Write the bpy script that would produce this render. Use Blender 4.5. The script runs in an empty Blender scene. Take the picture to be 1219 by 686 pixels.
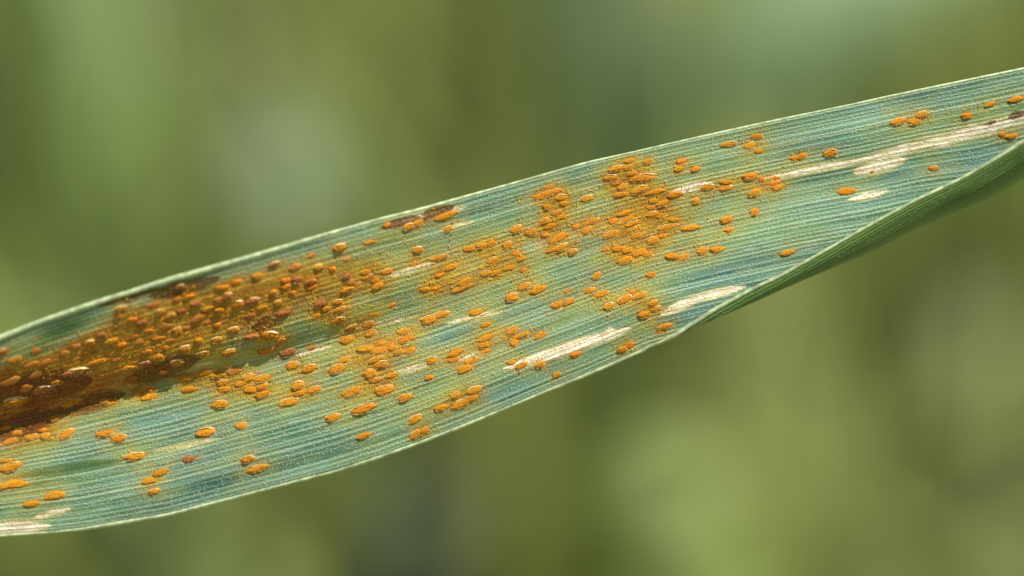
import bpy, math, random
import numpy as np
from mathutils import Vector, Matrix

random.seed(7); rng = np.random.default_rng(7)
scene = bpy.context.scene
COL = scene.collection

# ------------------------------------------------------------------ camera
PW, PH = 1219.0, 686.0            # photograph size in pixels
LENS, SENSOR, FOCUS = 100.0, 36.0, 0.225
PITCH = math.radians(35)
FWD = Vector((0, math.cos(PITCH), -math.sin(PITCH)))
UP = Vector((0, math.sin(PITCH), math.cos(PITCH)))
RIGHT = Vector((1, 0, 0))
LEAF_C = Vector((0, 0, 0.46))     # the leaf hangs about 0.46 m above the soil
CAM_POS = LEAF_C - FWD * FOCUS
cam_d = bpy.data.cameras.new('camera'); cam = bpy.data.objects.new('camera', cam_d)
COL.objects.link(cam); scene.camera = cam
cam.matrix_world = Matrix((
    (RIGHT.x, UP.x, -FWD.x, CAM_POS.x), (RIGHT.y, UP.y, -FWD.y, CAM_POS.y),
    (RIGHT.z, UP.z, -FWD.z, CAM_POS.z), (0, 0, 0, 1)))
cam_d.lens = LENS; cam_d.sensor_width = SENSOR; cam_d.clip_start = 0.005; cam_d.clip_end = 100
cam_d.dof.use_dof = True; cam_d.dof.focus_distance = FOCUS - 0.0004; cam_d.dof.aperture_fstop = 6.0

# ------------------------------------------------------------------ light
SUN = (RIGHT * 0.42 + UP * 0.78 - FWD * 0.50).normalized()      # towards the sun
sun_el = math.asin(SUN.z); sun_az = math.atan2(SUN.x, SUN.y)
world = bpy.data.worlds.new('World'); scene.world = world; world.use_nodes = True
wn = world.node_tree.nodes; wl = world.node_tree.links
sky = wn.new('ShaderNodeTexSky'); sky.sky_type = 'NISHITA'; sky.sun_disc = False
sky.sun_elevation = sun_el; sky.sun_rotation = sun_az
wl.new(sky.outputs[0], wn['Background'].inputs[0]); wn['Background'].inputs[1].default_value = 0.06
sd = bpy.data.lights.new('sun', 'SUN'); sd.energy = 5.0; sd.angle = math.radians(0.53); sd.color = (1.0, 0.97, 0.93)
so = bpy.data.objects.new('sun', sd); COL.objects.link(so)
so.rotation_euler = SUN.to_track_quat('Z', 'Y').to_euler(); so.location = LEAF_C + SUN * 2
scene.view_settings.view_transform = 'Standard'; scene.view_settings.look = 'None'
scene.view_settings.exposure = 0.78; scene.view_settings.gamma = 1.0
scene.view_settings.use_curve_mapping = False

# ------------------------------------------------------------------ helpers
def lin(r, g, b):
    f = lambda c: (c/255)/12.92 if c/255 <= .04045 else ((c/255+.055)/1.055)**2.4
    return (f(r), f(g), f(b), 1.0)
def at(px, py, toward=0.0, dist=None):
    """pixel + metres towards the camera from the focus plane -> world point"""
    d = (FOCUS - toward) if dist is None else dist
    k = SENSOR / LENS / PW * d
    return CAM_POS + FWD * d + RIGHT * ((px - PW/2) * k) + UP * (-(py - PH/2) * k)
def at_np(px, py, toward):
    d = FOCUS - toward; k = SENSOR / LENS / PW * d
    F, R_, U = (np.array(a) for a in (FWD, RIGHT, UP))
    return (np.array(CAM_POS) + d[..., None]*F + ((px-PW/2)*k)[..., None]*R_ - ((py-PH/2)*k)[..., None]*U)
def mesh_obj(name, verts, faces, mat, parent=None, smooth=True):
    me = bpy.data.meshes.new(name); me.from_pydata([tuple(map(float, v)) for v in verts], [], [tuple(map(int, f)) for f in faces])
    if smooth: me.polygons.foreach_set('use_smooth', [True]*len(me.polygons))
    if mat: me.materials.append(mat)
    o = bpy.data.objects.new(name, me); COL.objects.link(o)
    if parent: o.parent = parent
    return o
def tag(o, label=None, cat=None, group=None, kind=None):
    for k, v in (('label', label), ('category', cat), ('group', group), ('kind', kind)):
        if v: o[k] = v
    return o
def empty(name, loc=(0, 0, 0)):
    e = bpy.data.objects.new(name, None); e.location = loc; e.empty_display_size = .01
    COL.objects.link(e); return e
class NT:
    def __init__(s, name):
        s.m = bpy.data.materials.new(name); s.m.use_nodes = True
        s.t = s.m.node_tree; s.n = s.t.nodes; s.n.clear(); s.out = s.n.new('ShaderNodeOutputMaterial')
    def new(s, typ, **kw):
        nd = s.n.new(typ)
        for k, v in kw.items(): setattr(nd, k, v)
        return nd
    def put(s, sock, v):
        if isinstance(v, bpy.types.NodeSocket): s.t.links.new(v, sock)
        else: sock.default_value = v
    def math(s, op, a, b=0.0, c=0.0, clamp=False):
        nd = s.new('ShaderNodeMath', operation=op, use_clamp=clamp)
        for i, v in enumerate((a, b, c)): s.put(nd.inputs[i], v)
        return nd.outputs[0]
    def mix(s, f, a, b, mode='MIX'):
        nd = s.new('ShaderNodeMix', data_type='RGBA', blend_type=mode, clamp_factor=True)
        s.put(nd.inputs[0], f); s.put(nd.inputs[6], a); s.put(nd.inputs[7], b); return nd.outputs[2]
    def ramp(s, v, lo, hi):
        nd = s.new('ShaderNodeMapRange', interpolation_type='SMOOTHSTEP')
        s.put(nd.inputs[0], v); nd.inputs[1].default_value = lo; nd.inputs[2].default_value = hi; return nd.outputs[0]
    def noise(s, vec, scale, detail=2.0, rough=.5):
        nd = s.new('ShaderNodeTexNoise'); s.put(nd.inputs['Vector'], vec)
        nd.inputs['Scale'].default_value = scale; nd.inputs['Detail'].default_value = detail
        nd.inputs['Roughness'].default_value = rough; return nd.outputs[0]
    def scaled(s, vec, sc):
        nd = s.new('ShaderNodeVectorMath', operation='MULTIPLY'); s.put(nd.inputs[0], vec); nd.inputs[1].default_value = sc
        return nd.outputs[0]
    def bsdf(s, col, rough, spec=.5, bump=None, trans=None, tfac=0.0, sheen=0.0, coat=0.0):
        p = s.new('ShaderNodeBsdfPrincipled'); s.put(p.inputs['Base Color'], col); s.put(p.inputs['Roughness'], rough)
        s.put(p.inputs['Specular IOR Level'], spec)
        if coat: p.inputs['Coat Weight'].default_value = coat; p.inputs['Coat Roughness'].default_value = .25
        if sheen: p.inputs['Sheen Weight'].default_value = sheen
        if bump is not None: s.t.links.new(bump, p.inputs['Normal'])
        res = p.outputs[0]
        if trans is not None:
            tr = s.new('ShaderNodeBsdfTranslucent'); s.put(tr.inputs[0], trans)
            if bump is not None: s.t.links.new(bump, tr.inputs['Normal'])
            mx = s.new('ShaderNodeMixShader'); s.put(mx.inputs[0], tfac)
            s.t.links.new(res, mx.inputs[1]); s.t.links.new(tr.outputs[0], mx.inputs[2]); res = mx.outputs[0]
        s.t.links.new(res, s.out.inputs[0]); return s.m
    def bump(s, h, dist, strength=1.0):
        nd = s.new('ShaderNodeBump'); nd.inputs['Strength'].default_value = strength
        nd.inputs['Distance'].default_value = dist; s.put(nd.inputs['Height'], h); return nd.outputs[0]

# ------------------------------------------------------------------ rust pustules read off the photograph
# tile origin -> list of (x, y, length, width) in 3.43x enlarged tile pixels
ZK = 3.43
TILES = {
 (0,300): [(15,408,45,25),(150,402,50,28),(65,440,60,30),(130,460,60,35),(190,450,60,35),(262,415,45,30),(315,388,40,30),(367,372,50,30),(352,408,30,20),(420,340,40,35),(450,365,50,35),(490,380,40,25),(490,230,45,25),(487,260,35,25),(545,275,40,25),(580,290,45,25),(608,322,40,22),(550,345,40,22),(632,215,75,28),(660,245,40,30),(600,405,40,25),(648,432,45,38),(680,390,30,30),(40,525,90,45),(180,560,90,38),(60,610,90,45),(310,490,95,42),(400,450,90,30),(470,440,50,25),(530,520,60,30),(520,475,50,35),(590,455,60,30),(670,490,40,25),(290,612,90,38),(330,615,40,30),(425,608,50,35),(455,612,50,30),(565,570,45,35),(612,595,65,35),(610,565,35,25),(220,680,50,30),(20,670,50,40),(110,555,70,35),(230,530,60,30),(150,500,70,30)],
 (0,480): [(45,262,105,48),(25,235,60,25),(60,330,105,38),(15,340,50,35),(220,378,75,42),(130,410,65,36),(272,125,75,38),(180,112,40,25),(128,140,60,30),(185,135,45,30),(40,155,60,25),(20,100,50,30),(70,120,50,25),(430,125,65,38),(488,142,65,40),(552,218,70,38),(655,283,60,35),(610,318,55,32),(628,360,55,32)],
 (150,280): [(120,288,80,28),(30,345,40,25),(65,355,50,25),(95,390,40,22),(40,410,45,25),(225,310,45,28),(205,260,40,34),(215,210,50,25),(285,280,50,35),(395,215,60,30),(450,190,40,25),(385,265,50,40),(410,250,50,35),(378,305,45,35),(462,283,45,38),(520,270,55,38),(560,295,50,25),(600,235,40,35),(625,278,40,30),(505,328,40,30),(535,167,55,32),(600,122,50,25),(655,210,35,28),(650,185,35,28),(680,235,30,25),(645,320,55,32),(295,340,75,38),(330,355,50,25),(370,367,35,25),(443,388,55,32),(370,428,45,28),(295,428,40,35),(420,478,55,28),(320,485,55,25),(520,415,50,35),(580,408,60,45),(637,425,40,25),(575,470,85,42),(660,480,60,45),(212,520,50,40),(240,465,60,30),(155,460,50,25),(90,475,40,30),(210,390,40,35),(160,370,50,40),(165,555,70,30),(80,530,60,25),(20,590,60,30),(245,580,60,40),(320,562,85,38),(370,572,60,32),(255,630,60,35),(440,558,60,35),(390,602,60,32),(400,628,65,35),(495,582,60,40),(465,607,45,28),(560,588,60,35),(510,632,50,35),(555,620,50,32),(560,650,60,35),(130,420,50,25),(185,430,45,25),(250,380,50,25),(60,440,45,25),(330,300,45,28),(180,330,45,28),(260,250,45,25)],
 (150,440): [(378,142,60,42),(322,258,75,46),(470,230,55,35),(262,366,65,36),(142,420,58,36),(100,456,50,32),(112,498,50,34),(500,366,58,40),(538,404,85,38),(660,135,85,38)],
 (300,240): [(22,303,50,28),(80,260,35,25),(172,268,55,38),(182,316,55,35),(135,345,50,35),(185,362,65,32),(240,325,45,34),(244,350,40,28),(272,270,38,30),(328,277,32,25),(355,188,48,38),(488,167,55,22),(245,220,35,20),(388,235,30,20),(465,287,48,35),(478,308,50,28),(553,287,60,30),(390,305,40,30),(403,332,45,28),(390,360,50,32),(510,345,60,36),(500,322,45,25),(285,418,60,36),(300,438,45,26),(353,412,50,30),(357,440,55,28),(265,465,40,22),(130,457,55,35),(80,370,45,30),(105,413,45,32),(45,433,60,30),(10,410,35,35),(350,487,68,28),(405,514,55,26),(475,502,52,34),(482,538,55,36),(385,565,60,46),(240,598,42,28),(65,605,90,48),(145,618,75,50),(122,560,38,25),(62,550,60,45),(15,550,35,32),(460,605,70,42),(520,608,70,32),(530,580,45,25),(568,598,35,30),(600,615,38,30),(648,610,55,32),(622,530,60,34),(628,560,72,40),(572,424,34,18),(497,462,40,18),(662,252,35,22),(640,102,48,34),(555,95,35,25),(674,198,40,30)],
 (300,400): [(165,122,55,38),(230,134,68,40),(350,136,80,44),(375,98,52,28),(45,175,55,38),(40,205,60,30),(42,238,60,36),(182,205,60,40),(195,232,65,34),(255,220,58,38),(150,270,95,42),(410,230,100,40),(455,298,95,46),(538,222,80,46),(488,152,70,42),(500,178,60,28),(525,118,70,38),(500,98,55,30),(568,162,50,32),(632,252,52,40),(332,335,52,36),(456,410,56,40),(668,342,50,40),(668,405,50,38)],
 (450,200): [(38,235,35,25),(130,242,60,32),(165,225,50,32),(275,196,90,36),(290,250,45,33),(170,333,50,33),(42,424,60,30),(8,483,30,33),(150,392,25,20),(245,367,85,30),(292,407,55,34),(248,440,35,28),(195,496,48,28),(240,490,40,22),(350,466,80,32),(345,492,85,30),(375,330,60,35),(425,318,50,38),(458,308,40,32),(523,314,48,36),(562,250,52,40),(620,262,48,40),(668,115,60,34),(472,378,46,30),(445,432,45,28),(480,428,45,30),(535,410,50,30),(565,350,35,30),(580,372,40,32),(598,420,30,20),(542,528,68,44),(598,486,48,30),(648,498,65,42),(205,620,80,46),(255,600,70,34),(58,562,36,22),(400,590,58,40),(445,640,45,32)],
 (450,350): [(108,152,62,36),(115,182,72,38),(118,422,50,40),(215,274,52,34),(208,343,40,26),(318,242,70,36),(310,268,55,30),(355,306,75,42),(385,275,52,26),(445,180,80,34),(428,210,48,36),(440,232,40,20),(548,150,46,38),(588,170,85,28),(555,200,40,38),(658,170,45,32),(542,282,36,28),(580,293,46,28),(665,290,40,32),(395,395,60,38),(380,425,60,34),(330,450,75,38),(315,415,42,30),(258,464,58,38),(172,510,82,36),(160,580,60,34),(195,558,50,34)],
 (600,170): [(180,208,120,38),(185,182,40,22),(232,225,52,32),(240,248,42,30),(335,228,48,30),(172,262,40,30),(218,285,50,30),(230,303,45,28),(165,320,45,32),(186,343,45,34),(168,377,40,28),(225,390,105,46),(238,430,55,32),(196,438,50,26),(284,446,42,32),(12,418,36,34),(80,523,35,20),(85,588,55,28),(210,662,58,40),(262,652,48,34),(375,545,48,32),(350,603,46,28),(394,618,56,34),(260,606,34,14),(370,318,42,30),(338,330,35,24),(342,358,45,28),(292,343,34,26),(412,437,34,20),(448,320,38,28),(492,287,58,30),(500,312,58,26),(520,332,70,28),(518,354,50,24),(437,374,62,34),(540,380,55,32),(465,432,50,40),(500,440,46,34),(490,480,70,44),(550,450,55,40),(590,455,45,32),(606,398,55,42),(645,380,38,26),(605,292,60,34),(640,298,50,26),(600,265,45,24),(610,238,42,28),(645,247,50,34),(602,540,48,32),(455,108,60,36),(508,74,46,28),(588,78,44,32),(502,100,46,26),(520,126,58,28),(560,145,95,38),(438,143,58,32),(455,167,42,26),(488,180,48,34),(476,212,56,38),(555,195,72,38),(615,202,72,34),(425,668,46,32),(498,640,60,34),(550,628,60,30)],
 (600,300): [(34,322,44,36),(152,464,46,32),(288,420,40,26),(218,503,46,30),(485,398,46,40),(508,380,44,34),(608,210,46,32),(620,232,40,34),(572,256,60,44),(660,305,60,34),(640,328,30,20),(525,163,40,20)],
 (700,130): [(380,213,38,28),(372,245,48,34),(436,245,36,30),(572,143,68,30),(660,275,60,44),(490,318,48,34),(562,298,64,28),(562,322,60,28),(436,378,42,32),(355,350,62,40),(562,453,56,34),(572,493,40,26),(350,452,58,28),(325,484,76,34),(420,486,72,34),(345,600,55,38),(390,606,42,28),(466,578,48,38),(522,574,66,40)],
 (750,230): [(645,245,72,32),(155,545,60,32),(125,572,28,18)],
 (850,100): [(178,214,56,28),(148,252,44,36),(182,272,46,26),(325,305,36,28),(358,296,44,32),(472,280,54,40),(148,376,60,42),(194,390,26,26),(162,444,62,36),(248,382,28,20),(250,405,40,28),(262,424,58,34),(168,522,46,38),(538,440,70,40),(645,358,22,18)],
 (1019,70): [(170,256,62,38),(238,256,50,36),(272,230,52,32),(450,234,50,36),(546,187,42,28),(655,165,54,36),(636,318,52,32),(596,308,30,24),(312,447,46,28),(62,464,20,16)],
}
PUST = []
for (ox, oy), lst in TILES.items():
    for zx, zy, L, W in lst:
        x, y = ox + zx/ZK, oy + zy/ZK
        if any(abs(x-p[0]) < 6.0 and abs(y-p[1]) < 4.4 for p in PUST): continue
        PUST.append((x, y, L/ZK, W/ZK))

# ------------------------------------------------------------------ the leaf surface
TOP = [(-260,490),(-120,450),(0,403),(50,383),(120,359),(150,350),(200,334),(300,306),(350,291),(450,262),(500,250),(600,222),(700,194),(800,171),(850,160),(900,149),(1019,124),(1050,117),(1219,82),(1400,46),(1700,-20)]
BOT = [(-260,640),(-120,646),(0,638),(60,634),(100,630),(200,613),(250,600),(300,587),(350,574),(400,561),(450,545),(500,527),(550,508),(600,487),(650,466),(700,446),(750,424),(800,402),(850,379),(900,357),(950,334),(1000,313),(1031,300),(1089,271),(1165,241),(1219,211),(1400,120),(1700,10)]
MAR = [(-260,640),(780,411),(800,401),(850,369),(900,342),(925,331),(950,317),(1013,281),(1050,260),(1089,239),(1144,213),(1194,184),(1219,167),(1400,80),(1700,-6)]
def smooth1(a, n):
    for _ in range(n): a = np.concatenate([[a[0]], .25*a[:-2]+.5*a[1:-1]+.25*a[2:], [a[-1]]])
    return a
def smooth2(a, n):
    for _ in range(n): a = np.concatenate([a[:, :1], .25*a[:, :-2]+.5*a[:, 1:-1]+.25*a[:, 2:], a[:, -1:]], axis=1)
    return a
NU, NV = 700, 300
xs = np.linspace(-260, 1700, NU)
def curve(tab, n=14):
    t = np.array(tab, float); return smooth1(np.interp(xs, t[:, 0], t[:, 1]), n)
ytop, ybot, ymar = curve(TOP), curve(BOT), curve(MAR)
ymar = np.minimum(ymar, ybot)
fold = np.clip((xs-770)/(1219-770), 0, 1.35)
vb = 1 - .47*np.clip(fold, 0, 1)**1.15                 # share of the width above the turn
lefty = 1/(1+np.exp((xs-450)/75))                    # 1 where the leaf is channelled at its left end
vc = .40 + .06*np.clip((xs-100)/500, 0, 1)           # crease position
V = np.linspace(0, 1, NV)
Y = np.zeros((NU, NV)); Z = np.zeros((NU, NV))
for i in range(NU):
    s = np.clip(V/vb[i], 0, 1); t = np.clip((V-vb[i])/max(1-vb[i], 1e-4), 0, 1)
    Y[i] = ytop[i] + (ybot[i]-ytop[i])*s - (ybot[i]-ymar[i])*t**1.7*(V > vb[i])
    # depth in millimetres towards the camera
    up = np.clip((vc[i]-V)/vc[i], 0, 1)
    z = lefty[i]*(4.7*up**.72) + (1-lefty[i])*(.75*np.clip((.5-V)/.5, 0, 1)**1.5)
    z = z - .9*np.clip((V-.72)/.28, 0, 1)**2*(1-np.clip(fold[i], 0, 1))     # lower margin bends back a little
    z = z - .35*np.sin(np.clip((V-.35)/.65, 0, 1)*math.pi)*lefty[i]
    z = z - .9*np.clip(fold[i], 0, 1)*s + 4.3*min(fold[i], 1.2)**1.15*np.sin(t*math.pi/2)*(V > vb[i])
    Z[i] = z - 1.25*((xs[i]-690)/600)**2*(1 if xs[i] > 690 else .35)
Yraw_max = Y.max(1)
Y = smooth2(Y, 40); Z = smooth2(Z, 60)
shift = (Yraw_max-Y.max(1))*np.clip(fold, 0, 1)
Y += shift[:, None]*np.clip(V[None, :]/np.maximum(vb[:, None], .3), 0, 1)
# gentle long-wave unevenness, and puckers
def vnoise(a, b, seed):
    r = np.random.default_rng(seed); g = r.random((64, 64)); a = a % 63; b = b % 63
    ia, ib = a.astype(int), b.astype(int); fa, fb = a-ia, b-ib
    fa = fa*fa*(3-2*fa); fb = fb*fb*(3-2*fb); ja, jb = (ia+1) % 64, (ib+1) % 64
    return (g[ia, ib]*(1-fa)+g[ja, ib]*fa)*(1-fb)+(g[ia, jb]*(1-fa)+g[ja, jb]*fa)*fb
XX = np.repeat(xs[:, None], NV, 1); VV = np.repeat(V[None, :], NU, 0)
Z += (vnoise((XX+300)/110, VV*5, 1)-.5)*.34 + (vnoise((XX+300)/45, VV*14, 2)-.5)*.14
PIX_X, PIX_Y = XX, Y
P = at_np(XX, Y, Z*.001)
def normals(P):
    du = np.gradient(P, axis=0); dv = np.gradient(P, axis=1)
    n = np.cross(dv, du); return n/np.linalg.norm(n, axis=2, keepdims=True), du
N, DU = normals(P)
mid = N[NU//3, NV//2]
if np.dot(mid, np.array(-FWD)) < 0: N = -N
N0 = N.copy(); P0 = P.copy()
# veins: parallel ribs of uneven strength
NVEIN = 47
vein_pos = (np.arange(NVEIN)+.5+rng.uniform(-.22, .22, NVEIN))/NVEIN
vein_h = rng.uniform(.35, 1.0, NVEIN); vein_h[::5] = 1.25
rib = np.zeros(NV)
for p, h in zip(vein_pos, vein_h): rib += h*np.exp(-((V-p)/.0052)**2)
P = P + N*(rib[None, :]*.000040)[..., None]
N, DU = normals(P)
if np.dot(N[NU//3, NV//2], np.array(-FWD)) < 0: N = -N

# --- stain maps of the blade (disease tissue, part of the leaf itself), evaluated per vertex
def seg_field(x0, y0, x1, y1, w, soft=1.0, amp=1.0, taper=True):
    dx, dy = x1-x0, y1-y0; L2 = dx*dx+dy*dy
    t = np.clip(((PIX_X-x0)*dx+(PIX_Y-y0)*dy)/L2, 0, 1)
    d = np.hypot(PIX_X-(x0+t*dx), (PIX_Y-(y0+t*dy)))
    ww = w*(np.clip(4*t*(1-t), 0, 1)**.8*.93+.07) if taper else w
    return np.clip(1.25-(d/np.maximum(ww, .5))/soft, 0, 1)*amp
front = (VV <= vb[:, None]+.01)
def blob(x, y, rx, ry, ang=-14):
    a = math.radians(ang); dx, dy = PIX_X-x, PIX_Y-y
    u = dx*math.cos(a)+dy*math.sin(a); v = -dx*math.sin(a)+dy*math.cos(a)
    return np.exp(-(u/rx)**2-(v/ry)**2)
rust = np.zeros((NU, NV)); halo = np.zeros((NU, NV))
for x, y, L, W in PUST:
    i0, i1 = np.searchsorted(xs, [x-60, x+60]); sl = slice(i0, i1)
    dx = PIX_X[sl]-x; dy = PIX_Y[sl]-y
    a = math.radians(-13); u = dx*math.cos(a)+dy*math.sin(a); v = -dx*math.sin(a)+dy*math.cos(a)
    rust[sl] += .55*np.exp(-(u/(L*.95+3))**2-(v/(W*.9+4))**2)
    halo[sl] += .38*np.exp(-(u/(L*1.0+12))**2-(v/(W*.9+10))**2)
dense = .95*blob(180,395,190,34)+.8*blob(60,465,130,34,-8)+.5*blob(330,350,130,32)+.35*blob(480,340,110,40)
rust = np.clip(rust*.85+dense*.75, 0, 1.4)
halo = np.clip(halo*.75+dense*.5, 0, 1)
rust += .35*blob(450,310,22,12)+.3*blob(760,255,60,45)+.25*blob(560,320,70,26)
clear = np.clip(.9*blob(75,392,48,13,-20)+.7*blob(40,420,30,8), 0, 1)
rust *= 1-clear; halo *= 1-clear*.8
bleach = np.zeros((NU, NV)); brown = np.zeros((NU, NV))
for s_ in [(600,439,754,390,7.5,1.2,1.2),(786,375,840,350,6.5,1.1,1.3),(812,360,888,341,6,1.1,1.3),(905,214,1040,188,5,1.4,.85),(1000,197,1330,114,8,1.5,.8),
           (1130,161,1240,133,4,1.4,.7),(1010,238,1058,227,4,1.4,.9),(-40,634,60,626,9,1.5),(40,617,85,605,4,1.6,.75),(455,449,520,431,5,1.6,.6),
           (540,429,580,419,4,1.4,.65),(455,331,522,311,4,1.4,.65),(455,270,556,246,5,1.4,.7),(525,274,565,263,4,1.6,.6),(352,424,396,411,3,1.5,.7),
           (100,363,145,348,5,1.5),(420,391,500,376,4,1.5,.55),(530,385,600,370,3.5,1.5,.65),(1165,152,1200,144,6,1.2),(190,446,260,430,3.5,1.5,.55),
           (180,538,262,522,3.5,1.5,.6),(720,398,732,392,5,1.5),(1015,206,1080,189,8,1.4),(800,228,850,218,4,2)]:
    bleach = np.maximum(bleach, seg_field(*s_))
for s_ in [(176,354,262,331,8,1.6),(115,363,190,343,5,1.6),(-30,478,110,452,14,2),(-20,520,70,492,12,2),(60,492,150,468,8,2),(150,455,240,425,9,2),(452,272,500,258,5,1.6),(503,256,540,246,6,1.7),(480,268,520,257,3,1.4),
           (1200,141,1219,134,5,1.3),(1172,149,1186,144,3,1.3),(330,382,300,392,6,2)]:
    brown = np.maximum(brown, seg_field(*s_))
brown = np.clip(brown*1.05+.12*blob(150,425,130,22,-16), 0, 1)
infect = np.clip(1.0*blob(170,400,170,30,-17)+.95*blob(60,462,120,34,-9)+.45*blob(320,352,110,28)+.5*blob(15,520,70,26), 0, 1)*(1-clear)*front
green = np.maximum(seg_field(15,568,150,548,5,1.6), .8*clear)*front
bleach *= front; brown *= front; rust *= front; halo *= front

# leaf blade material ------------------------------------------------
def blade_material(name, under=False):
    m = NT(name); uv = m.new('ShaderNodeUVMap'); uv.uv_map = 'UVMap'; UVV = uv.outputs[0]
    st = m.new('ShaderNodeAttribute'); st.attribute_name = 'stain'
    sp = m.new('ShaderNodeSeparateColor'); m.t.links.new(st.outputs['Color'], sp.inputs[0])
    RU, BL, BR = sp.outputs; HA = st.outputs['Alpha']
    t2 = m.new('ShaderNodeAttribute'); t2.attribute_name = 'tissue'; sq = m.new('ShaderNodeSeparateColor'); m.t.links.new(t2.outputs['Color'], sq.inputs[0])
    INF, DGR = sq.outputs[0], sq.outputs[1]
    ve = m.new('ShaderNodeAttribute'); ve.attribute_name = 'vein'; VE = ve.outputs['Fac']
    streak = m.noise(m.scaled(UVV, (.04, 2.6, 1)), 1.0, 4, .6)
    patch = m.noise(m.scaled(UVV, (.25, .5, 1)), 1.0, 3, .6)
    fine = m.noise(m.scaled(UVV, (4.5, 9.0, 1)), 1.0, 2, .6)
    vor = m.new('ShaderNodeTexVoronoi'); m.put(vor.inputs['Vector'], m.scaled(UVV, (4.4, 6.6, 1))); vor.inputs['Scale'].default_value = 1.0
    vor.inputs['Randomness'].default_value = .85
    dots = m.ramp(vor.outputs['Distance'], .42, .14)
    if under:
        c = m.mix(m.ramp(streak, .3, .7), lin(42, 70, 26), lin(84, 116, 48))
        c = m.mix(m.math('MULTIPLY', VE, .75), c, lin(112, 140, 68))
        c = m.mix(m.math('MULTIPLY', dots, .5), c, lin(180, 198, 140))  # pale veins and dots also carry painted glints of the underside
        h = m.math('ADD', m.math('ADD', m.math('MULTIPLY', fine, .5), m.math('MULTIPLY', dots, .5)), m.math('MULTIPLY', VE, .6))
        return m.bsdf(c, .28, .6, m.bump(h, .00011, 1.0), lin(170, 200, 80), .34)
    tone = m.noise(m.scaled(UVV, (.07, .22, 1)), 1.0, 2, .5)
    c = m.mix(m.ramp(streak, .36, .66), m.mix(m.ramp(tone, .3, .68), lin(48, 100, 92), lin(70, 114, 68)), m.mix(m.ramp(tone, .3, .68), lin(124, 172, 158), lin(144, 182, 128)))
    furrow_shade = m.ramp(m.noise(m.scaled(UVV, (.05, 7.5, 1)), 1.0, 2, .5), .58, .70)
    c = m.mix(m.math('MULTIPLY', furrow_shade, .7), c, lin(30, 64, 56))  # dark lines paint the shade between the ribs into the colour
    c = m.mix(m.math('MULTIPLY', m.ramp(patch, .45, .7), .55), c, lin(136, 164, 108))
    c = m.mix(m.math('MULTIPLY', m.ramp(VE, .1, .7), .52), c, lin(190, 208, 166))
    wax_glint = m.math('MULTIPLY', dots, m.ramp(fine, .36, .56))
    c = m.mix(m.math('MULTIPLY', wax_glint, .95), c, lin(236, 244, 232))  # wax dots whitened further, painting sun sparkle into the colour
    pale = m.ramp(m.noise(m.scaled(UVV, (.28, 4.5, 1)), 1.0, 4, .65), .58, .74)
    c = m.mix(m.math('MULTIPLY', pale, .8), c, lin(214, 226, 208))
    c = m.mix(m.math('MULTIPLY', m.ramp(m.math('ADD', DGR, m.math('MULTIPLY', m.math('SUBTRACT', streak, .5), .8)), .2, .7), .75), c, lin(52, 88, 40))
    # yellowed tissue round the infection, then rusty dust, dead brown and bleached streaks
    c = m.mix(m.math('MULTIPLY', m.math('MULTIPLY', HA, .82), m.ramp(patch, .18, .68)), c, lin(196, 186, 78))
    grain = m.noise(m.scaled(UVV, (7.5, 9.5, 1)), 1.0, 3, .75)
    dust = m.ramp(m.math('ADD', m.math('MULTIPLY', RU, .26), grain), .66, .76)
    inf = m.ramp(m.math('ADD', INF, m.math('MULTIPLY', m.math('SUBTRACT', m.noise(m.scaled(UVV, (.7, 2.2, 1)), 1.0, 4, .65), .5), 1.1)), .18, .85)
    c = m.mix(m.math('MULTIPLY', inf, .92), c, m.mix(m.ramp(streak, .35, .65), lin(148, 56, 10), lin(202, 104, 24)))
    big = m.noise(m.scaled(UVV, (.9, 1.6, 1)), 1.0, 3, .6)
    c = m.mix(m.math('MULTIPLY', dust, .85), c, m.mix(m.ramp(big, .35, .65), lin(176, 122, 28), lin(200, 162, 50)))
    edge = m.math('MULTIPLY', m.math('SUBTRACT', m.noise(m.scaled(UVV, (.55, 5.5, 1)), 1.0, 5, .72), .5), 1.9)
    c = m.mix(m.math('MULTIPLY', m.ramp(m.math('ADD', BL, m.math('MULTIPLY', edge, .25)), .04, .5), .75), c, lin(196, 186, 112))
    bl = m.ramp(m.math('ADD', BL, m.math('MULTIPLY', edge, m.ramp(BL, 0, .25))), .42, .82)
    c = m.mix(m.math('MULTIPLY', bl, .88), c, m.mix(m.ramp(big, .35, .7), lin(246, 236, 204), lin(222, 198, 156)))
    bm = m.ramp(m.math('ADD', BR, m.math('MULTIPLY', edge, m.ramp(BR, 0, .3))), .3, .8)
    c = m.mix(m.math('MULTIPLY', bm, .86), c, m.mix(m.ramp(fine, .35, .65), lin(56, 22, 10), lin(130, 56, 24)))
    h = m.math('ADD', m.math('MULTIPLY', fine, .45), m.math('MULTIPLY', dots, .55))
    tr = m.mix(m.ramp(m.math('MAXIMUM', m.math('MULTIPLY', RU, .6), INF), .15, .9), lin(160, 196, 60), lin(246, 128, 28))
    return m.bsdf(c, m.math('ADD', .34, m.math('MULTIPLY', fine, .2)), .35, m.bump(h, .00013, 1.0), tr, m.math('SUBTRACT', .36, m.math('MULTIPLY', bl, .2)))
M_TOP = blade_material('leaf_upper_side'); M_UND = blade_material('leaf_under_side', True)
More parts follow.
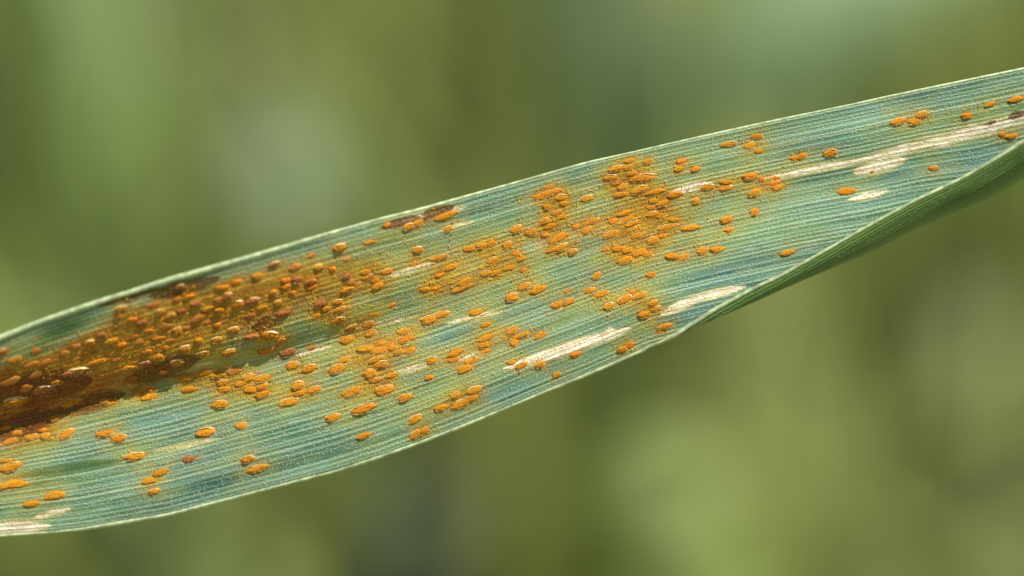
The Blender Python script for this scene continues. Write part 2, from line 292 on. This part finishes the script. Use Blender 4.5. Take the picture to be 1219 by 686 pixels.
def simple(name, col, rough=.5, spec=.4, scale=2000., var=.25, trans=None, tfac=.3, bump=.00003, sheen=0, coat=0, rnd=None):
    m = NT(name); tc = m.new('ShaderNodeTexCoord'); n = m.noise(tc.outputs['Object'], scale, 3, .6)
    dark = tuple(c*(1-var) for c in col[:3])+(1,); lite = tuple(min(1, c*(1+var)) for c in col[:3])+(1,)
    c = m.mix(m.ramp(n, .3, .7), dark, lite)
    if rnd is not None:
        oi = m.new('ShaderNodeObjectInfo'); c = m.mix(oi.outputs['Random'], c, rnd)
    return m.bsdf(c, rough, spec, m.bump(n, bump, .6) if bump else None, trans, tfac, sheen, coat)

leaf = empty('wheat_leaf', at(1690, 5, -.003))
tag(leaf, 'wheat leaf blade speckled with orange rust pustules, its lower margin curled over', 'leaf')
leaf_inv = Matrix.Translation(-leaf.location)
LO = np.array(leaf.location)
# blade: upper skin, under skin and closed rims, one mesh with two materials
TH = .00016
top_v = (P-LO).reshape(-1, 3); und_v = (P0-N0*TH-LO-N0*(rib[None, :]*.00002)[..., None]).reshape(-1, 3)
nv = NU*NV
ii, jj = np.meshgrid(np.arange(NU-1), np.arange(NV-1), indexing='ij')
a = (ii*NV+jj).ravel(); quads = np.stack([a, a+1, a+NV+1, a+NV], 1)
def oriented(q, vs, want):
    v0, v1, v3 = vs[q[0, 0]], vs[q[0, 1]], vs[q[0, 3]]
    return q if np.dot(np.cross(v1-v0, v3-v0), want) > 0 else q[:, ::-1]
qt = oriented(quads, top_v, N0[0, 0]); qu = oriented(quads+0, und_v, -N0[0, 0])+nv
rim = []
for j in (0, NV-1):
    for i in range(NU-1): rim.append((i*NV+j, (i+1)*NV+j, nv+(i+1)*NV+j, nv+i*NV+j))
for i in (0, NU-1):
    for j in range(NV-1): rim.append((i*NV+j, i*NV+j+1, nv+i*NV+j+1, nv+i*NV+j))
faces = np.vstack([qt, qu, np.array(rim)])
me = bpy.data.meshes.new('blade'); me.from_pydata(np.vstack([top_v, und_v]).tolist(), [], faces.tolist())
me.materials.append(M_TOP); me.materials.append(M_UND)
mi = np.zeros(len(faces), int); mi[len(qt):len(qt)+len(qu)] = 1
me.polygons.foreach_set('material_index', mi); me.polygons.foreach_set('use_smooth', [True]*len(faces))
# uv in millimetres along and across
mm = SENSOR/LENS*FOCUS*1000/PW
Umm = np.repeat(np.concatenate([[0], np.cumsum(np.linalg.norm(np.diff(P0[:, NV//3], axis=0), axis=1))])[:, None]*1000, NV, 1)
Vmm = VV*272*mm
uvs = np.tile(np.stack([Umm, Vmm], 2).reshape(-1, 2), (2, 1))
ul = me.uv_layers.new(name='UVMap'); li = np.zeros(len(me.loops), int); me.loops.foreach_get('vertex_index', li)
ul.data.foreach_set('uv', uvs[li].astype(np.float32).ravel())
ca = me.color_attributes.new('stain', 'FLOAT_COLOR', 'POINT')
st = np.stack([np.clip(rust, 0, 1.4), bleach, brown, np.clip(halo, 0, 1)], 2).reshape(-1, 4)
ca.data.foreach_set('color', np.vstack([st, st]).astype(np.float32).ravel())
cb = me.color_attributes.new('tissue', 'FLOAT_COLOR', 'POINT')
st2 = np.stack([infect, green, infect*0, infect*0+1], 2).reshape(-1, 4)
cb.data.foreach_set('color', np.vstack([st2, st2]).astype(np.float32).ravel())
va = me.attributes.new('vein', 'FLOAT', 'POINT')
vv_ = np.repeat(np.clip(rib, 0, 1)[None, :], NU, 0).ravel()
va.data.foreach_set('value', np.concatenate([vv_, vv_]).astype(np.float32))
blade = bpy.data.objects.new('blade', me); COL.objects.link(blade); blade.parent = leaf
# pale cartilage margins: a thin uneven tube along each edge
M_MAR = simple('pale_margin', lin(186, 198, 150), .42, .5, 1500, .35, lin(190, 205, 100), .35)
def tube(name, pts, rads, mat, parent, seg=8):
    pts = np.array(pts, float); T = np.gradient(pts, axis=0); T /= np.linalg.norm(T, axis=1, keepdims=True)
    ref = np.array(-FWD); A = np.cross(T, ref); A /= np.linalg.norm(A, axis=1, keepdims=True); B = np.cross(T, A)
    th = np.arange(seg)*2*math.pi/seg
    v = pts[:, None]+(A[:, None]*np.cos(th)[None, :, None]+B[:, None]*np.sin(th)[None, :, None])*np.array(rads)[:, None, None]
    f = [(i*seg+k, i*seg+(k+1) % seg, (i+1)*seg+(k+1) % seg, (i+1)*seg+k) for i in range(len(pts)-1) for k in range(seg)]
    f += [tuple(range(seg))[::-1], tuple((len(pts)-1)*seg+k for k in range(seg))]
    return mesh_obj(name, v.reshape(-1, 3), f, mat, parent)
thin = np.interp(xs[::2], [0, 500, 800], [1, .7, .45])
for j, r0 in ((0, .00021), (NV-1, .00015)):
    pts = (P0-N0*TH*.5)[::2, j]-LO; n = len(pts)
    pts = pts + N0[::2, j]*((vnoise(np.arange(n)/9., np.full(n, 3.3+j), 4)-.5)*.00008)[:, None]
    tube('leaf_margin', pts, (thin if j == 0 else 1.0)*r0*(.8+.5*vnoise(np.arange(n)/14., np.full(n, 1.7+j), 5)), M_MAR, leaf)
# the stem the blade grows from, standing beside the view
M_STEM = simple('stem_green', lin(110, 135, 70), .45, .4, 60, .2)
base = P0[-1].mean(0)
zz = np.linspace(0.0, base[2]+.03, 24)
sp_ = np.stack([np.full(24, base[0]+.0022), base[1]+.0008*np.sin(zz*9), zz], 1)-LO
tube('stem', sp_, np.full(24, .0022)+.0006*np.exp(-((zz-base[2]+.004)/.006)**2), M_STEM, leaf, 12)

# ------------------------------------------------------------------ pustules
def mat_pustule(name, dark, lite, rnd, gloss=.7, spec=.3, coat=0):
    m = NT(name); tc = m.new('ShaderNodeTexCoord'); oi = m.new('ShaderNodeObjectInfo')
    off = m.new('ShaderNodeVectorMath', operation='ADD'); m.put(off.inputs[0], tc.outputs['Object'])
    cx = m.new('ShaderNodeCombineXYZ'); m.put(cx.inputs[0], m.math('MULTIPLY', oi.outputs['Random'], 37.0)); m.put(off.inputs[1], cx.outputs[0])
    n = m.noise(m.scaled(off.outputs[0], (1.5, .8, .6)), 9.0, 4, .8)
    c = m.mix(m.ramp(n, .40, .60), dark, lite)
    c = m.mix(m.math('MULTIPLY', oi.outputs['Random'], .55), c, rnd)
    return m.bsdf(c, gloss, spec, m.bump(n, .00009, 1.0), lite, .12, 0, coat)
M_P = {'orange': mat_pustule('rust_spores_orange', lin(156, 72, 0), lin(248, 180, 20), lin(212, 124, 2), .42, .3),
       'deep': mat_pustule('rust_spores_deep', lin(126, 58, 8), lin(214, 134, 40), lin(156, 80, 16), .4, .5),
       'skin': mat_pustule('rust_under_skin', lin(150, 72, 14), lin(222, 146, 44), lin(184, 98, 16), .3, .45),
       'yellow': mat_pustule('young_pustule', lin(170, 130, 40), lin(205, 176, 84), lin(190, 160, 60), .5, .5)}
M_FLAP = simple('torn_skin', lin(226, 200, 128), .36, .6, 3.0, .3, lin(240, 190, 90), .4, .00002)
def mound_mesh(name, seed, granular=True):
    r = np.random.default_rng(seed); seg, rings = 26, 8; vs = []; fs = []
    ph = r.uniform(0, 6.28, 4); am = r.uniform(.0, .05, 4) if seed % 2 else r.uniform(.02, .085, 4)
    for k in range(rings):
        t = k/rings; rad = math.cos(t*math.pi/2)**.6; z = math.sin(t*math.pi/2)
        for q in range(seg):
            th = q*2*math.pi/seg; w = 1+sum(am[e]*math.cos((e+2)*th+ph[e]) for e in range(4))
            jn = 1+r.normal(0, .045 if granular else .012)
            x = math.copysign(abs(math.cos(th))**.92, math.cos(th))
            vs.append((x*rad*w*jn, math.sin(th)*rad*w*jn, (z*(1+r.normal(0, .10 if granular else .02)) if k else -.28)))
    lump = [(r.uniform(-1, 1), r.uniform(-1, 1), r.uniform(-.22, .16), r.uniform(.16, .34)) for _ in range(11)] if granular else []
    vs = [(x, y, z+(sum(h*math.exp(-((x-a)**2+(y-b)**2)/q**2) for a, b, h, q in lump) if z > 0 else 0)) for x, y, z in vs]
    vs.append((r.normal(0, .06), r.normal(0, .06), .9)); tip = len(vs)-1
    for k in range(rings-1):
        for q in range(seg): fs.append((k*seg+q, k*seg+(q+1) % seg, (k+1)*seg+(q+1) % seg, (k+1)*seg+q))
    for q in range(seg): fs.append(((rings-1)*seg+q, (rings-1)*seg+(q+1) % seg, tip))
    if granular:                                     # spore clumps heaped on and spilling round the mound
        for g in range(120):
            th = r.uniform(0, 6.28); rr = r.uniform(0, 1)**.5*1.4; zz = math.sqrt(max(0, 1-min(rr, 1)**2))*.98
            s = r.uniform(.035, .10)*(1.5 if rr > .95 else 1); cx_, cy_ = rr*math.cos(th), rr*math.sin(th); b = len(vs); cz = max(zz, .02)
            for d in ((s*.6, 0, 0), (-s*.6, 0, 0), (0, s*1.2, 0), (0, -s*1.2, 0), (0, 0, s*1.3), (0, 0, -s*1.3)): vs.append((cx_+d[0], cy_+d[1], cz+d[2]))
            for f in ((0,2,4),(2,1,4),(1,3,4),(3,0,4),(2,0,5),(1,2,5),(3,1,5),(0,3,5)): fs.append(tuple(b+e for e in f))
    me = bpy.data.meshes.new(name); me.from_pydata(vs, [], fs); me.polygons.foreach_set('use_smooth', [True]*len(fs)); return me
def flap_mesh(seed):
    """the skin of the leaf, torn open: one or two ragged lips standing round the spore mound"""
    r = np.random.default_rng(seed+50); vs = []; fs = []
    arcs = [(r.uniform(5, 40), r.uniform(120, 176))]
    if seed % 3: arcs.append((r.uniform(190, 225), r.uniform(280, 350)))
    if seed % 3 == 2: arcs = [(a+180, b+180) for a, b in arcs]
    for a0, a1 in arcs:
        n = 14; b = len(vs); hh = r.uniform(.35, .75)
        for k in range(n):
            t = k/(n-1); th = math.radians(a0+(a1-a0)*t); w = math.sin(t*math.pi)**.6*r.uniform(.6, 1.15)
            for rad, z in ((1.38, -.12), (1.16+.04*r.normal(), .18*w+.03), (1.0+.05*r.normal(), .25+hh*w), (1.05, .30+hh*w*1.1), (1.12, .16*w)):
                vs.append((rad*math.cos(th), rad*math.sin(th), z))
        for k in range(n-1):
            for q in range(4): fs.append((b+k*5+q, b+k*5+q+1, b+k*5+q+6, b+k*5+q+5))
    me = bpy.data.meshes.new('torn_epidermis'); me.from_pydata(vs, [], fs); me.polygons.foreach_set('use_smooth', [True]*len(fs))
    me.materials.append(M_FLAP); return me
MOUND = {k: [mound_mesh('rust_pustule', s*10+i, k in ('orange', 'deep')) for i in range(7)] for s, k in enumerate(M_P)}
for k, l in MOUND.items():
    for m_ in l: m_.materials.append(M_P[k])
FLAPS = [flap_mesh(s) for s in range(9)]
vis = front & (VV < vb[:, None]-.004)
def locate(x, y):
    i = int(np.clip(round((x-xs[0])/(xs[1]-xs[0])), 0, NU-1))
    d = np.where(vis[i], np.abs(PIX_Y[i]-y), 1e9); return i, int(np.argmin(d))
def frame(i, j):
    t = DU[i, j]/np.linalg.norm(DU[i, j]); n = N0[i, j]; b = np.cross(n, t); b /= np.linalg.norm(b); return t, b, n
def kind_of(x, y, i, j, L, W):
    ylocal = (y-ytop[i])/(ybot[i]-ytop[i]); r = random.random()
    if L < 12 and W < 6.6: return 'yellow'
    if x < 260 and ylocal < .36: return 'skin' if r < .26 else 'deep' if r < .44 else 'orange'
    if x < 420 and ylocal < .47: return 'deep' if r < .38 else 'orange' if r < .88 else 'skin'
    return 'orange' if r < .985 or x > 450 else 'deep'
order = sorted(PUST, key=lambda p: -p[2]*p[3])
SMALL_V, SMALL_F = [], []
for k, (x, y, L, W) in enumerate(order):
    i, j = locate(x, y); t, b, n = frame(i, j); dpx = SENSOR/LENS/PW*(FOCUS-Z[i, j]*.001)
    kd = kind_of(x, y, i, j, L, W); ang = random.gauss(0, .10)
    t2 = t*math.cos(ang)+b*math.sin(ang); b2 = np.cross(n, t2)
    fs = max(.45, -float(np.dot(n, np.array(FWD))))       # foreshortening of the width by the surface's tilt
    sx, sy = L*.5*dpx*1.0*random.uniform(.86, 1.2), W*.5*dpx*.71/fs*random.uniform(.85, 1.12); sz = W*.5*dpx*random.uniform(.28, .46)*(.7 if kd in ('skin', 'yellow') else 1)
    if random.random() < .5: t2, b2 = -t2, -b2
    if x < 420 and y < ytop[i]+.42*(ybot[i]-ytop[i]): sz *= 1.55
    pos = P0[i, j]-LO
    R3 = Matrix((tuple(t2*sx)+(pos[0],), tuple(b2*sy)+(pos[1],), tuple(n*sz)+(pos[2],))).transposed() if False else None
    M4 = Matrix(((t2[0]*sx, b2[0]*sy, n[0]*sz, pos[0]), (t2[1]*sx, b2[1]*sy, n[1]*sz, pos[1]), (t2[2]*sx, b2[2]*sy, n[2]*sz, pos[2]), (0, 0, 0, 1)))
    me_ = random.choice(MOUND[kd])
    if k < 300:
        o = bpy.data.objects.new('rust_pustule', me_); COL.objects.link(o); o.parent = leaf; o.matrix_basis = M4
        if kd in ('orange', 'deep') and random.random() < .72:
            f = bpy.data.objects.new('torn_epidermis', random.choice(FLAPS)); COL.objects.link(f); f.parent = o
    else:
        b0 = len(SMALL_V); A = np.array(M4)
        for v in me_.vertices: SMALL_V.append(tuple(A[:3, :3] @ np.array(v.co)+A[:3, 3]))
        for p in me_.polygons: SMALL_F.append(tuple(b0+q for q in p.vertices))
if SMALL_V:
    M_SM = simple('rust_spores_small', lin(190, 112, 8), .7, .3, 9000, .4)
    tag(mesh_obj('small_pustules', SMALL_V, SMALL_F, M_SM, leaf), kind='stuff')

# loose spores: thousands of grains dusted round the pustules
w = np.clip(rust, 0, 1.3)**1.15*vis; w[(xs < -30) | (xs > 1250)] = 0
w *= 1-.6*infect
w *= .35+1.3*vnoise(PIX_X/9+40, PIX_Y/6+3, 8)**2
cum = np.cumsum(w.ravel()); G = 34000
idx = np.searchsorted(cum, rng.random(G)*cum[-1]); gi, gj = idx//NV, idx % NV
gi = np.clip(gi, 1, NU-2); gj = np.clip(gj, 1, NV-2)
fu, fv = rng.random(G)-.5, rng.random(G)-.5
base_p = P[gi, gj]+(P[gi+1, gj]-P[gi-1, gj])*.5*fu[:, None]+(P[gi, gj+1]-P[gi, gj-1])*.5*fv[:, None]
sz = rng.uniform(.015, .040, G)*.001*(1+(rng.random(G) < .05)*.9)
cen = base_p+N0[gi, gj]*(sz*.5)[:, None]-LO
ax = rng.normal(size=(G, 3)); ax /= np.linalg.norm(ax, axis=1, keepdims=True)
bx = np.cross(ax, rng.normal(size=(G, 3))); bx /= np.linalg.norm(bx, axis=1, keepdims=True); cx3 = np.cross(ax, bx)
gv = np.stack([cen+ax*sz[:, None], cen-ax*sz[:, None], cen+bx*sz[:, None], cen-bx*sz[:, None], cen+cx3*sz[:, None], cen-cx3*sz[:, None]], 1).reshape(-1, 3)
of = np.array([(0,2,4),(2,1,4),(1,3,4),(3,0,4),(2,0,5),(1,2,5),(3,1,5),(0,3,5)])
gf = (of[None]+(np.arange(G)*6)[:, None, None]).reshape(-1, 3)
M_DUST = simple('loose_spores', lin(214, 156, 36), .8, .2, 900, .4, None, .3, 0)
tag(mesh_obj('spore_dust', gv, gf, M_DUST, leaf, False), kind='stuff')

# ------------------------------------------------------------------ background: soil and the blurred crop
m = NT('soil'); tc = m.new('ShaderNodeTexCoord')
n1 = m.noise(tc.outputs['Object'], 9, 5, .6); n2 = m.noise(tc.outputs['Object'], 60, 4, .6)
c = m.mix(m.ramp(n1, .35, .65), lin(118, 120, 84), lin(140, 138, 98)); c = m.mix(m.math('MULTIPLY', m.ramp(n2, .4, .7), .5), c, lin(140, 126, 84))
M_SOIL = m.bsdf(c, .9, .2, m.bump(n2, .01, .6))
gs = 60; gx = np.linspace(-1, 1, gs); gx = np.sign(gx)*np.abs(gx)**2.2*15
gvx, gvy = np.meshgrid(gx, gx, indexing='ij'); gz = (vnoise(gvx*14+500, gvy*14+500, 11)-.5)*.03*np.exp(-(gvx**2+gvy**2)/9)
gvv = np.stack([gvx, gvy+.7, gz], 2).reshape(-1, 3)
gff = [(i*gs+j, (i+1)*gs+j, (i+1)*gs+j+1, i*gs+j+1) for i in range(gs-1) for j in range(gs-1)]
tag(mesh_obj('ground', gvv, gff, M_SOIL), 'brown soil of the crop field far below the leaf', None, None, 'structure')

def crop_mat(name):
    m = NT(name); at_ = m.new('ShaderNodeAttribute'); at_.attribute_name = 'tint'
    return m.bsdf(at_.outputs['Color'], .5, .35, None, m.mix(.5, at_.outputs['Color'], lin(168, 176, 90)), .35)
def blade_strip(root, tip, width, bend, side, nseg=7):
    root, tip, bend, side = (np.array(a, float) for a in (root, tip, bend, side))
    t = np.linspace(0, 1, nseg)[:, None]; c = root*(1-t)+tip*t+bend*(4*t*(1-t))
    wd = width*.5*np.clip(np.sin(np.clip(t*.93+.14, 0, 1)*math.pi)**.6, .02, 1)
    tang = np.gradient(c, axis=0); side = side/np.linalg.norm(side); nn = np.cross(tang, side); nn /= np.linalg.norm(nn, axis=1, keepdims=True)
    k = .28*wd
    v = np.stack([c-side*wd+nn*k, c, c+side*wd+nn*k], 1).reshape(-1, 3)
    f = [(i*3+q, i*3+q+1, i*3+q+4, i*3+q+3) for i in range(nseg-1) for q in (0, 1)]
    return v, f
CV, CF, CT = [], [], []; nb = 0
pal = [(158,170,98), (166,176,104), (148,166,98), (168,174,104), (164,164,104), (144,158,96)]
for k in range(5600):
    x = random.uniform(-.75, .75); y = random.uniform(.34, 1.9)
    h = random.uniform(.16, .34); ln = random.gauss(0, .09); ld = random.gauss(0, .09)
    yaw = random.uniform(0, math.pi)
    v, f = blade_strip((x, y, 0), (x+ln, y+ld, h), random.uniform(.006, .013), (ln*.2, ld*.2, h*random.uniform(.05, .3)), (math.cos(yaw), math.sin(yaw), 0), 6)
    CV.append(v); CF += [tuple(nb+q for q in ff) for ff in f]
    cc = random.choice(pal); kk = random.uniform(.9, 1.1); cc = lin(*[min(255, q*kk) for q in cc]); CT += [cc]*len(v); nb += len(v)
crop = mesh_obj('crop_growth', np.vstack(CV), CF, crop_mat('crop_leaves'))
ca = crop.data.color_attributes.new('tint', 'FLOAT_COLOR', 'POINT'); ca.data.foreach_set('color', np.array(CT, np.float32).ravel())
tag(crop, 'mass of blurred green crop growth covering the ground', 'crop', None, 'stuff')

# single out-of-focus leaves: pixel line, distance from the camera, width in metres, colour
def far_leaf(name, label, p0, p1, d0, d1, width, col, bow=.02, tr=.35, yaw=0.0):
    a, b = at(*p0, dist=d0*1.25), at(*p1, dist=d1*1.25)
    e = empty(name, a); tag(e, label, 'leaf', 'blurred leaves behind the rusted leaf')
    side = RIGHT*math.cos(yaw)-FWD*math.sin(yaw)
    v, f = blade_strip(np.zeros(3), b-a, width, np.array(UP)*bow*.3+np.array(-FWD)*bow, side, 16)
    mt = simple('far_leaf_'+name, lin(*col), .5, .35, 40, .15, lin(*[min(255, q*1.2) for q in col]), tr, 0)
    o = mesh_obj('leaf_surface', v, f, mt, e); sm = o.modifiers.new('thickness', 'SOLIDIFY'); sm.thickness = .0003
    mid_p = v[1::3]; tube('midrib', mid_p-np.array(FWD)*-.0004, np.full(len(mid_p), .0007), mt, e, 6)
    return e
FAR = [
 ('broad_leaf', 'pale green blurred broad leaf above the right part of the rusted leaf', (880,170), (1150,-200), .50, .52, .055, (144,166,120)),
 ('grass_leaf', 'yellow green blurred upright leaf beside the left end of rusted leaf', (60,900), (10,-200), .56, .64, .045, (114,132,64)),
 ('dry_leaf', 'brownish dry blurred leaf above the left half of the rusted leaf', (270,330), (310,-160), .60, .64, .026, (130,126,90)),
 ('bokeh_leaf_tip', 'grey green leaf tip added for a soft disc of light above the browned left part of rusted leaf', (330,330), (340,140), .50, .52, .022, (134,148,114)),  # added leaf tip stands in for a defocused disc of light
 ('grass_leaf', 'bright green blurred leaf slanting below the middle of the rusted leaf', (860,860), (720,360), .52, .56, .042, (126,142,72)),
 ('grass_leaf', 'olive blurred leaf below the curled margin of rusted leaf', (1190,860), (1120,200), .58, .62, .045, (122,132,78)),
 ('grass_leaf', 'yellowish green blurred leaf under the lower left margin of the rusted leaf', (300,860), (120,500), .54, .56, .050, (132,146,80)),
 ('grass_leaf', 'mid green blurred leaf rising above the left end of rusted leaf', (170,520), (70,-240), .58, .60, .050, (110,128,66)),
 ('dark_patch_leaf', 'dark green leaf shape added for a shaded gap above the middle of the rusted leaf', (720,330), (680,-200), .60, .62, .058, (66,88,54)),  # dark colour stands in for the shade of a gap in the crop
 ('dark_patch_leaf', 'dark grey green leaf shape added for a shaded gap below the middle of the rusted leaf', (470,860), (500,480), .54, .56, .036, (66,76,52)),  # again a dark shape painting the shade of a crop gap
 ('dark_patch_leaf', 'dull grey blurred leaf crossing below the pale streaks of the rusted leaf', (1040,760), (900,400), .60, .62, .018, (98,112,76)),
]
for f_ in FAR: far_leaf(*f_)
